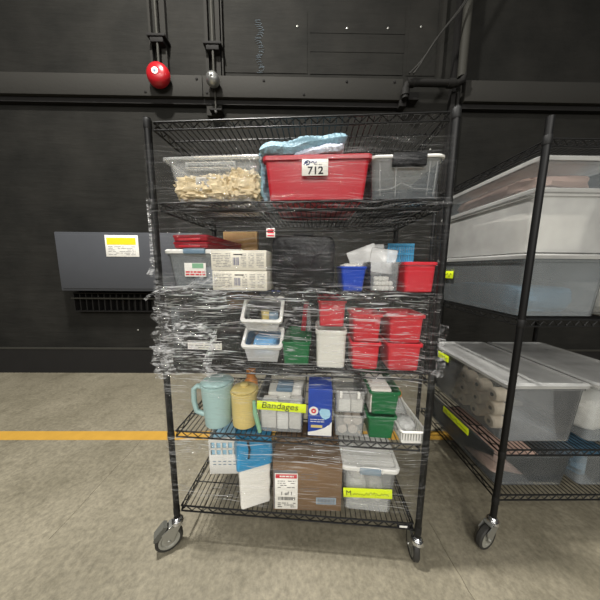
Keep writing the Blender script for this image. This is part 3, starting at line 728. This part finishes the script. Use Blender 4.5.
# N green bin
open_bin('storage_bin', 'green plastic bin right of the two white stacking bins', 'storage bin', -.058, .078, z4, .114, .30, .030, M['green'], taper=.92, lip=.005, liph=.01)
o = MB().box(-.012, .012, -.05, .05, 0, .14, .003).build('packet', M['darkred'], None, (.035, .22, z4+.13)); tag(o, 'dark red packet standing up in the green bin', 'packet'); o.rotation_euler = (0, .1, 0)
o = MB().box(-.010, .010, -.05, .05, 0, .13, .003).build('packet', M['clearw'], None, (.066, .20, z4+.135)); tag(o, 'clear packet standing up in the green bin', 'packet'); o.rotation_euler = (0, -.05, 0)
# O white bin, P red bin behind/above
open_bin('storage_bin', 'white plastic bin in front of a red bin on the middle shelf', 'storage bin', .098, .240, z4, .178, .20, .014, M['offwhite'], taper=.95, lip=.004, liph=.02, r=.018)
T = thing('carton', 'white carton behind the white plastic bin', 'box', (.172, .38, z4)); MB().box(-.06, .06, -.12, .12, 0, .165, .003).build('body', M['offwhite'], T)
open_bin('storage_bin', 'red bin above and behind the white plastic bin', 'storage bin', .106, .238, z4+.181, .125, .30, .055, M['redb'], taper=.92, lip=.006, liph=.012)
def redpair(x0, x1, who):
    for i in range(2):
        open_bin('storage_bin', ('lower' if i == 0 else 'upper')+' red bin of the stack '+who, 'storage bin', x0, x1, z4+i*.128, .127, .17, .012, M['redb'], taper=.90, lip=.008, liph=.014)
redpair(.254, .392, 'right next to the white bin'); redpair(.411, .570, 'at the right end of the middle shelf')

# shelf 5 ------------------------------------------------
z5 = S[4]
def pitcher(label, x, y, z, h, rb, rt, m, handle, lidm, rz=0):
    T = thing('pitcher', label, 'pitcher', (x, y, z), rz)
    MB().lathe([(rb*.9, 0), (rb, .006), (rb*1.01, .02), (rt, h-.012), (rt+.004, h-.010), (rt+.004, h), (rt-.003, h), (rt-.004, h-.01), (rb-.006, .008)], 32).build('body', m, T)
    MB().lathe([(rt-.004, h+.0005), (rt-.002, h+.006), (rt*.8, h+.014), (rt*.3, h+.018)], 32).build('lid', lidm, T)
    if handle:
        MB().tube([(-rt+.01, 0, h-.025), (-rt-.020, 0, h-.020), (-rt-.038, 0, h-.035), (-rt-.040, 0, h-.10), (-rt-.030, 0, h*.30), (-rb-.010, 0, h*.22), (-rb+.004, 0, h*.22)], .013, 10).build('handle', m, T)
    return T
pitcher('pale teal pitcher with a side handle on the left of the shelf', -.396, .090, z5, .222, .065, .078, M['teal'], True, M['teal'], .15)
T = pitcher('pale yellow round canister beside the teal pitcher', -.257, .095, z5, .185, .062, .066, M['yellow'], False, M['yellow'])
MB().lathe([(.020, .203), (.022, .212), (.014, .218)], 16).build('lid_knob', M['yellow'], T)
T = thing('bottle', 'orange capped bottle behind the yellow canister', 'bottle', (-.262, .235, z5))
MB().lathe([(.035, 0), (.037, .01), (.037, .16), (.022, .185), (.022, .19)], 20).build('body', M['orange'], T); MB().lathe([(.026, .191), (.026, .225), (.022, .23)], 20).build('cap', M['orange'], T)
o = MB().tube([(0, 0, .16), (.006, -.004, .10), (.022, -.01, .04), (.03, -.012, .006)], [.008, .012, .011, .009], 8).build('strap', M['mint'], None, (-.192, .035, z5)); tag(o, 'mint green plastic strip leaning against the yellow canister', 'strip')
# V Bandages bin
V_ = open_bin('storage_bin', 'clear bin full of white packs with a yellow handwritten Bandages label', 'storage bin', -.180, .056, z5, .185, .36, .022, M['clear'], taper=.93, lip=.006, liph=.01, t=.002)
lb = MB().box(-.117, .117, -.1835, -.1815, .124, .168, .0006).build('label_strip', M['neon'], V_)
lb.rotation_euler = (0, R(2.0), 0)
text_mesh('Bandages', .044, 'handwriting', M['ink'], lb, (-.008, -.1842, .148), shear=.15, sx=1.08)
rnd = random.Random(9)
for k, (x, y, z, w, d, h, m, lab) in enumerate(((-.125, .09, .006, .075, .07, .135, 'linen', 'white box of bandages at the left of the labelled bin'), (-.055, .075, .006, .055, .05, .09, 'paper', 'small white box in the middle of the labelled bin'), (.008, .09, .006, .06, .07, .14, 'linen', 'tall white packet at the right of the labelled bin'),
        (-.09, .20, .006, .12, .10, .14, 'offwhite', 'white carton at the back left of the labelled bin'), (.0, .22, .006, .07, .10, .15, 'paper', 'white carton at the back right of the labelled bin'), (-.06, .19, .15, .085, .10, .022, 'bluegrey', 'blue grey flat packet on top of the labelled bin'))):
    o = MB().box(-w/2, w/2, -d/2, d/2, 0, h, .005).build('packet', M[m], None, (x, y, z5+z), rnd.uniform(-.12, .12)); tag(o, lab, 'packet')
# W mask box
T = thing('mask_box', 'upright blue box of face masks with a white round logo', 'box', (.126, .095, z5), 0)
MB().box(-.056, .056, -.07, .07, 0, .240, .003).build('body', M['boxblue'], T)
def disc(x, z, rx, rz_, y, seg=24): return MB().loft([[(x+rx*cos(a), yy, z+rz_*sin(a)) for a in [2*pi*k/seg for k in range(seg)]] for yy in (y, y-.0006)])
lg = disc(-.030, .130, .022, .022, -.0703).build('logo_disc', M['white'], T); disc(-.030, .130, .012, .012, -.0711).build('logo_mark', M['redink'], lg)
disc(-.030, .130, .0045, .0045, -.0719).build('logo_dot', M['white'], lg)
a = [(-.004, .128), (.004, .142), (.028, .142), (.044, .138), (.050, .118), (.044, .098), (.026, .088), (.010, .096), (.0, .112)]
MB().loft([[(x, -.0703, z) for x, z in a], [(x, -.071, z) for x, z in a]]).build('mask_picture', M['paleblue'], T)
a = [(-.056, .004), (.056, .004), (.056, .078), (.045, .062), (.02, .044), (-.02, .028), (-.056, .020)]
MB().loft([[(x, -.0703, z) for x, z in a], [(x, -.0708, z) for x, z in a]]).build('white_wave', M['white'], T)
a = [(-.04, .012), (.03, .012), (.01, .032), (-.03, .022)]
MB().box(-.042, .012, -.0716, -.0709, .045, .058).build('yellow_print', M['yellow'], T)
lines(-.045, .02, .070, .092, -.0704, 2, 4, .3).build('printing', M['white'], T)
# X two clear bins
def clearbin(z, lab):
    T = open_bin('storage_bin', lab, 'storage bin', .186, .343, z, .118, .33, .016, M['clearw'], taper=.90, lip=.007, liph=.01, t=.002); return T
clearbin(z5, 'lower of two small clear bins right of the blue mask box'); T = clearbin(z5+.120, 'upper of two small clear bins right of the blue mask box')
[MB().box(a_, a_+.012, -.168, -.160, .085, .118, .002).build('clip', M['white'], T) for a_ in (-.050, .030)]
for k, (x, z, w, h, m, lab) in enumerate(((.240, .128, .055, .062, 'paper', 'left white box in the upper small clear bin'), (.298, .128, .052, .062, 'linen', 'right white box in the upper small clear bin'))):
    o = MB().box(-w/2, w/2, -.04, .04, 0, h, .004).build('packet', M[m], None, (x, .075, z5+z)); tag(o, lab, 'packet')
for k, (x, z) in enumerate(((.235, .006), (.285, .006), (.262, .052), (.306, .052))):
    o = MB().lathe([(.018, -.03), (.022, -.027), (.022, .027), (.018, .03)], 18, Matrix.Translation((0, 0, .022)) @ RX).build('gauze_roll', M['roll'], None, (x, .075, z5+z)); tag(o, 'beige gauze roll in the lower small clear bin', 'gauze roll', 'gauze rolls in the lower clear bin')
# Y green pair with papers
for i in range(2):
    open_bin('storage_bin', ('lower green bin, under another, on the right of the shelf' if i == 0 else 'upper green bin of the pair with white packets in it'), 'storage bin', .349-(.006 if i == 0 else 0), .492-(.010 if i == 0 else 0), z5+i*.122, .121, .34, .012, M['green'], taper=.88, lip=.008, liph=.012)
for k in range(5):
    o = MB().box(-.045, .045, -.014, .014, 0, .125, .003).build('packet', M['paper'] if k % 2 else M['linen'], None, (.402, .055+k*.033, z5+.128), R(3)); o.rotation_euler = (R(8), 0, R(3)); tag(o, 'flat white packet standing in the upper green bin', 'packet', 'white packets in the upper green bin')
# Z basket
T = thing('basket', 'white plastic basket with slotted sides at the right end of the shelf', 'basket', (.549, .146, z5), R(3))
w, d, h = .112, .27, .062
b = MB().box(-w/2+.008, w/2-.008, -d/2+.008, d/2-.008, 0, .005)
for sx in (-1, 1):
    b.box(sx*(w/2-.005)-.003, sx*(w/2-.005)+.003, -d/2+.006, d/2-.006, 0, .010); 
    for i in range(16): y = -d/2+.012+i*(d-.024)/15; b.box(sx*(w/2-.004)-.002, sx*(w/2-.004)+.002, y-.003, y+.003, .008, h-.008)
for sy in (-1, 1):
    b.box(-w/2+.006, w/2-.006, sy*(d/2-.005)-.003, sy*(d/2-.005)+.003, 0, .012)
    for i in range(8): x = -w/2+.012+i*(w-.024)/7; b.box(x-.0032, x+.0032, sy*(d/2-.004)-.002, sy*(d/2-.004)+.002, .010, h-.010)
b.build('body', M['white'], T)
MB().tube([(x, y, h-.006) for x, y, _ in rr(w, d, .014, 0, 4)], .006, 8, closed=True).build('rim', M['white'], T)
o = blob(.085, .10, .075, .15, 2.5, 61).build('plastic_bag', M['bag'], None, (.542, .085, z5+.006)); tag(o, 'round clear bag at the front of the white basket', 'bag')
o = MB().lathe([(.030, 0), (.032, .01), (.032, .13), (.012, .16), (.012, .175)], 20, Matrix.Rotation(R(-72), 4, 'X')).build('bottle', M['clearw'], None, (.548, .140, z5+.042)); tag(o, 'clear bottle lying in the white basket', 'bottle')
o = blob(.045, .05, .05, .1, 2, 71).build('orange_ball', M['orange'], None, (.585, .32, z5+.05)); tag(o, 'small orange round object behind the white basket', 'ball')
o = MB().box(-.03, .03, -.03, .03, 0, .048, .004).build('packet', M['linen'], None, (.585, .32, z5)); tag(o, 'small pale box under the orange round object', 'packet')

# shelf 6 ------------------------------------------------
z6 = S[5]
T = thing('basket', 'white plastic basket with blue squares at the back of the bottom shelf', 'basket', (-.430, .295, z6), R(5))
b = MB().box(-.09, .09, -.09, .09, 0, .008, .002)
for sx in (-1, 1): b.box(sx*.088-.003, sx*.088+.003, -.09, .09, 0, .235, .001)
b.box(-.09, .09, .085, .090, 0, .235, .001).box(-.09, .09, -.091, -.086, 0, .125, .001).box(-.09, .09, -.091, -.086, .205, .235, .001)
for i in range(6): x = -.085+i*.034; b.box(x-.005, x+.005, -.091, -.086, .125, .205)
b.box(-.09, .09, -.091, -.086, .158, .168)
b.build('body', M['white'], T)
MB().box(-.080, .080, -.080, .080, .009, .215, .004).build('liner', M['paleblue'], T)
sl = MB()
for i in range(5): sl.box(-.07+i*.03, -.052+i*.03, -.0918, -.0912, .06, .066).box(-.07+i*.03, -.052+i*.03, -.0918, -.0912, .08, .086)
sl.build('slots', M['greylatch'], T)
T = thing('paper_sack', 'tall white package with a blue plastic top on the bottom shelf', 'package', (-.2175, .098, z6), R(23))
L = []
for q in range(15):
    z = .25*q/14; s_ = 1+.02*sin(q*1.3)+.06*q/14
    L.append([(x*(1+.03*N.noise(Vector((x*20, y*20, z*14)))), y, z) for x, y, _ in rr(.150*s_, .13, .012, 0, 6)])
MB().loft(L).build('body', M['paper'], T)
L = []
for q in range(14):
    z = .230+.145*q/13; s_ = 1.05+.05*sin(q*.5); dd = .155*(1-.30*q/13)
    L.append([(x*(1+.10*N.noise(Vector((x*18, y*18, z*22)))), y*(1+.08*N.noise(Vector((x*18, 4, z*22)))), z-.045*max(0, .3-abs(x)*4)*(1 if q < 3 else 0)) for x, y, _ in rr(.172*s_, dd, .02, 0, 8)])
MB().loft(L).build('blue_cover', M['bluefilm'], T, label='crumpled blue plastic cover')
MB().tube([(-.035, -.062, .372), (-.028, -.070, .33), (-.034, -.078, .29)], .005, 6).build('tie', M['blackm'], T)
# c carton
T = thing('carton', 'brown cardboard box with a white shipping label on the bottom shelf', 'box', (.063, .185, z6), R(3))
hw, hd, hh = .172, .155, .265
MB().box(-hw, hw, -hd, hd, 0, hh, .003).build('body', M['card'], T)
fp = MB()
fp.loft([[(-hw, -hd+.002, hh+.001), (-.0, -hd+.002, hh+.001), (.0, hd-.002, hh+.001), (-hw, hd-.002, hh+.001)], [(-hw, -hd+.002, hh+.004), (-.002, -hd+.002, hh+.004), (-.002, hd-.002, hh+.004), (-hw, hd-.002, hh+.004)]])
fp.loft([[(.002, -hd+.002, hh+.001), (hw, -hd+.002, hh+.001), (hw, hd-.002, hh+.001), (.002, hd-.002, hh+.001)], [(.002, -hd+.002, hh+.004), (hw, -hd+.002, hh+.004), (hw, hd-.002, hh+.004), (.002, hd-.002, hh+.004)]])
fp.build('flap', M['card'], T)
MB().box(-hw, hw, -.03, .03, hh+.0045, hh+.0052).build('tape', M['tape'], T)
lb = MB().box(-hw+.010, -hw+.124, -hd-.0024, -hd-.0004, .010, .212, .0006).build('shipping_label', M['paper'], T, label='white shipping label with a red header')
x0 = -hw+.014
MB().box(x0, x0+.106, -hd-.0034, -hd-.0026, .186, .208).build('header', M['redink'], lb)
text_mesh('1 of 1', .026, 'printing', M['ink'], lb, (x0+.055, -hd-.0036, .100), bold=.0004)
pr = lines(x0+.01, x0+.10, .128, .176, -hd-.0028, 4, 3, .25); q = lines(x0+.01, x0+.10, .018, .050, -hd-.0028, 3, 5, .35); pr.add(q.v, q.f); q = bars(x0+.012, x0+.098, .062, .080, -hd-.0028, 5); pr.add(q.v, q.f)
pr.build('fine_print', M['ink'], lb)
text_mesh('xxxx', .012, 'header_print', M['white'], lb, (x0+.03, -hd-.0038, .197)) if False else lines(x0+.02, x0+.09, .190, .204, -hd-.0036, 1, 9, .6).build('header_print', M['paper'], lb)
MB().box(-hw+.003, -hw+.009, -hd-.0012, -hd-.0004, .01, .225).box(-hw+.003, -hw+.12, -hd-.0012, -hd-.0004, .214, .228).build('dark_border', M['greyink'], T)
dk = MB().box(.045, .145, -hd-.0012, -hd-.0002, .040, .078).build('printed_panel', M['greylatch'], T)
bars(.052, .138, .046, .072, -hd-.0018, 8).build('barcode', M['greyink'], dk)
pr = lines(-.03, .05, .170, .215, -hd-.0002, 3, 12, .2); q = lines(-.03, .06, .105, .135, -hd-.0002, 2, 13, .15); pr.add(q.v, q.f); pr.build('box_print', M['greyink'], T)
# d tote
d_ = lidded('storage_bin', 'clear bin with white lid and yellow handwritten label on the bottom shelf', .236, .522, z6, .262, .24, .030, M['clearw'], M['white'], M['greylatch'], .10, .020, .86, latch_drop=.030, rz=R(-2), latchx=.0)
MB().tube([(-.058, -.1185, .238), (-.058, -.12, .262), (-.03, -.12, .2665), (.03, -.12, .2665), (.058, -.12, .262), (.058, -.1185, .238)], .004, 6).build('latch_rim', M['white'], d_)
lb = MB().box(-.116, .118, -.1215, -.1200, .100, .152, .0006).build('label_strip', M['neon'], d_); lb.rotation_euler = (0, R(-4), 0)
text_mesh('M', .036, 'handwriting', M['ink'], lb, (-.090, -.1222, .125)); q = squiggle(-.070, .10, .124, .010, -.1223, 34, 7, .0011).build('handwriting', M['ink'], lb)
for k, (x, z, w, h, m, lab) in enumerate(((.33, .006, .10, .12, 'paper', 'white packet at the left of the clear bin on the bottom shelf'), (.43, .006, .08, .10, 'linen', 'white packet at the right of the clear bin on the bottom shelf'), (.33, .13, .09, .07, 'linen', 'small pale packet on top inside the bottom clear bin'))):
    o = blob(w, .14, h, .15, 2.5, 81+k).build('packet', M[m], None, (x, .15, z6+z)); tag(o, lab, 'packet')

# ---------------------------------------------------------------- neighbouring rack on the right
nv0, nv1 = 1.02, 1.79; nu0 = 1.03; nhw = .455
NZ = [.285, .545, 1.215, 1.99]
nr = shelf_rack('black wire shelving unit of plastic bins to the right of the wrapped rack', W2(nu0+nhw+.0, nv0, 0), WA, nhw, nv1-nv0, NZ, 2.06)
for x in (-nhw, nhw):
    for y in (0, nv1-nv0): caster(nr, x, y, R(200))
def nbin(u0, u1, z, h, mb_, ml, label, contents=None, clabel=None, ch=.1, ly=None, taper=.92, ccat='cloth', seed=0, lz=.05, v0=None, dep=.69):
    v0 = nv0+.03 if v0 is None else v0
    w = u1-u0
    T = thing('storage_bin', label, 'storage bin', W2((u0+u1)/2, v0+dep/2, z), WA)
    lidh = .022 if ml else 0
    tray_mesh(w-.012, dep-.012, h-lidh, .025, .003, taper, .008, .014).build('body', mb_, T)
    if ml: MB().loft([rr(w, dep, .03, h-lidh), rr(w+.004, dep+.004, .03, h-.006), rr(w-.01, dep-.01, .03, h), rr(w-.04, dep-.04, .02, h), rr(w-.05, dep-.05, .02, h-.008)]).build('lid', ml, T)
    if ly is not None:
        y0, y1, z0, z1 = ly
        q = MB().box(-w/2+.004, -w/2+.010, y0, y1, z0, z1, .0006)
        s_ = q.build('label_strip', M['neon'], T, label='yellow handwritten label')
        sq = MB(); rnd = random.Random(seed); pts = [(-w/2+.003, y1-.01-(y1-y0-.02)*i/11, (z0+z1)/2+rnd.uniform(-.3, .3)*(z1-z0)) for i in range(12)]
        sq.tube(pts, .0012, 4).build('handwriting', M['ink'], s_)
    if contents:
        b = blob((w-.06)*.9, dep*.8, ch, .12, 2.5, seed, 32, 20, 5)
        o = b.build('contents', M[contents], None, W2((u0+u1)/2, v0+dep/2, z+.006), WA); o.name = ccat.replace(' ', '_'); tag(o, clabel, ccat)
    return T
sh = nu0+.02
uA, uB, uC, uD = nu0+.012, nu0+.445, nu0+.465, nu0+.898
zA = NZ[2]+.001
nbin(uA, uB, zA, .30, M['cleard2'], M['bag'], 'clear bin of blue grey cloth with yellow label, middle of the right rack', 'denim', 'blue grey folded cloth in the clear bin on the right rack', .135, (.15, .28, .165, .215), seed=1)
nbin(uA, uB, zA+.302, .285, M['bag'], M['bag'], 'milky white bin stacked in the middle of the right rack stack', 'linen', 'white packs inside the milky bin on the right rack', .20, None, seed=2, ccat='packing')
nbin(uA, uB, zA+.589, .130, M['cleard'], M['bag'], 'clear bin with white lid at the top of the right rack', 'skin', 'peach coloured packets in the top clear bin of the right rack', .08, None, seed=3, ccat='packing')
nbin(uC, uD, zA, .30, M['cleard2'], M['bag'], 'clear bin with off-white lid in the right column of the right rack', 'linen', 'white packs in the right column clear bin', .15, None, seed=4, ccat='packing')
nbin(uC, uD, zA+.302, .285, M['cleard2'], M['bag'], 'upper grey clear bin in the right column of the right rack', 'denim', 'grey cloth in the upper right column bin', .15, None, seed=5)
zB = NZ[1]+.001
nbin(uA, uB, zB, .335, M['clear'], M['bag'], 'clear bin of tan round dispensers with yellow label on the right rack', None, None, .2, (.11, .30, .255, .300), seed=6)
k = 0
for zz in (.012, .092, .172):
    for yy in (.05, .15, .25, .35, .45, .55):
        o = MB().lathe([(.030, 0), (.038, .008), (.038, .066), (.028, .074)], 16, Matrix.Translation((0, 0, .038)) @ Matrix.Rotation(R(90), 4, 'Y') @ Matrix.Translation((0, 0, -.04)))
        e = o.build('dispenser', M['brownish'], None, W2(uA+.085, 1.13+yy+.01*(k % 3), zB+zz), WA)
        MB().lathe([(.011, 0), (.011, .002)], 12, Matrix.Translation((-.0425, 0, .038)) @ Matrix.Rotation(R(90), 4, 'Y')).build('opening', M['dark'], e)
        tag(e, 'tan round dispenser with a dark hole in the labelled bin', 'dispenser', 'round dispensers in the right rack bin'); k += 1
nbin(uC, uD, zB, .335, M['cleard2'], M['bag'], 'grey clear bin beside the dispenser bin on the right rack', 'linen', 'pale packs in the bin beside the dispenser bin', .2, None, seed=7, ccat='packing')
zC = NZ[0]+.001
nbin(uA, uB, zC, .20, M['cleard'], None, 'low clear bin with yellow label near the bottom of the right rack', 'skin', 'peach and grey packets in the low bin of the right rack', .10, (-.13, .11, .150, .192), seed=8, ccat='packing')
nbin(uC, uD, zC, .20, M['cleard2'], None, 'low grey clear bin at bottom right of the right rack', 'denim', 'grey cloth in the low bin at bottom right', .10, None, seed=9)

# ---------------------------------------------------------------- camera and light
cam = bpy.data.cameras.new('camera'); co = bpy.data.objects.new('camera', cam); COL.objects.link(co)
cam.sensor_width = 36; cam.sensor_fit = 'HORIZONTAL'; cam.lens = 229.39/600*36; cam.clip_start = .05
yaw, pitch, roll = -.066, .1375, .0084
fwd = Vector((sin(yaw)*cos(pitch), cos(yaw)*cos(pitch), -sin(pitch)))
right0 = Vector((cos(yaw), -sin(yaw), 0)); up0 = right0.cross(fwd)
right = right0*cos(roll)-up0*sin(roll)*-1 if False else right0*cos(-roll)+up0*sin(-roll)*-1
up = right.cross(fwd)
co.matrix_world = Matrix((( right.x, up.x, -fwd.x, CX), (right.y, up.y, -fwd.y, CY), (right.z, up.z, -fwd.z, 1.441), (0, 0, 0, 1)))
sc.camera = co

def area(name, loc, target, size, power, col=(1, .97, .92), sy=None):
    L = bpy.data.lights.new(name, 'AREA'); L.shape = 'RECTANGLE'; L.size = size; L.size_y = sy or size; L.energy = power; L.color = col
    o = bpy.data.objects.new(name, L); COL.objects.link(o); o.location = loc
    o.rotation_euler = (Vector(target)-Vector(loc)).to_track_quat('-Z', 'Y').to_euler(); return o
# high-bay lamps; rows far behind the camera added for film highlights and frontal light
for i, (x, y, p) in enumerate(((-1.15, -.12, 430), (-3.6, -1.6, 25), (3.4, -1.0, 15), (-1.6, -4.2, 85), (1.3, -4.2, 85), (4.2, -4.4, 40), (-4.4, -4.4, 40), (-3.0, -7.6, 190), (0, -7.8, 220), (3.0, -7.6, 190), (-1.4, -11, 260), (1.8, -11, 260))):
    area('high_bay_and_fill', (x, y, 5.9), (x-(.0), y+(0 if y > -5 else 2.5), 0), .25 if i == 0 else .45, p)
w = bpy.data.worlds.new('world'); sc.world = w; w.use_nodes = True
bg = w.node_tree.nodes['Background']; bg.inputs[0].default_value = (.96, .98, 1, 1); bg.inputs[1].default_value = .10
sc.view_settings.view_transform = 'Standard'; sc.view_settings.look = 'None'; sc.view_settings.gamma = 1; sc.view_settings.use_curve_mapping = False
sc.view_settings.exposure = -.12
try: sc.cycles.transparent_max_bounces = 32
except Exception: pass
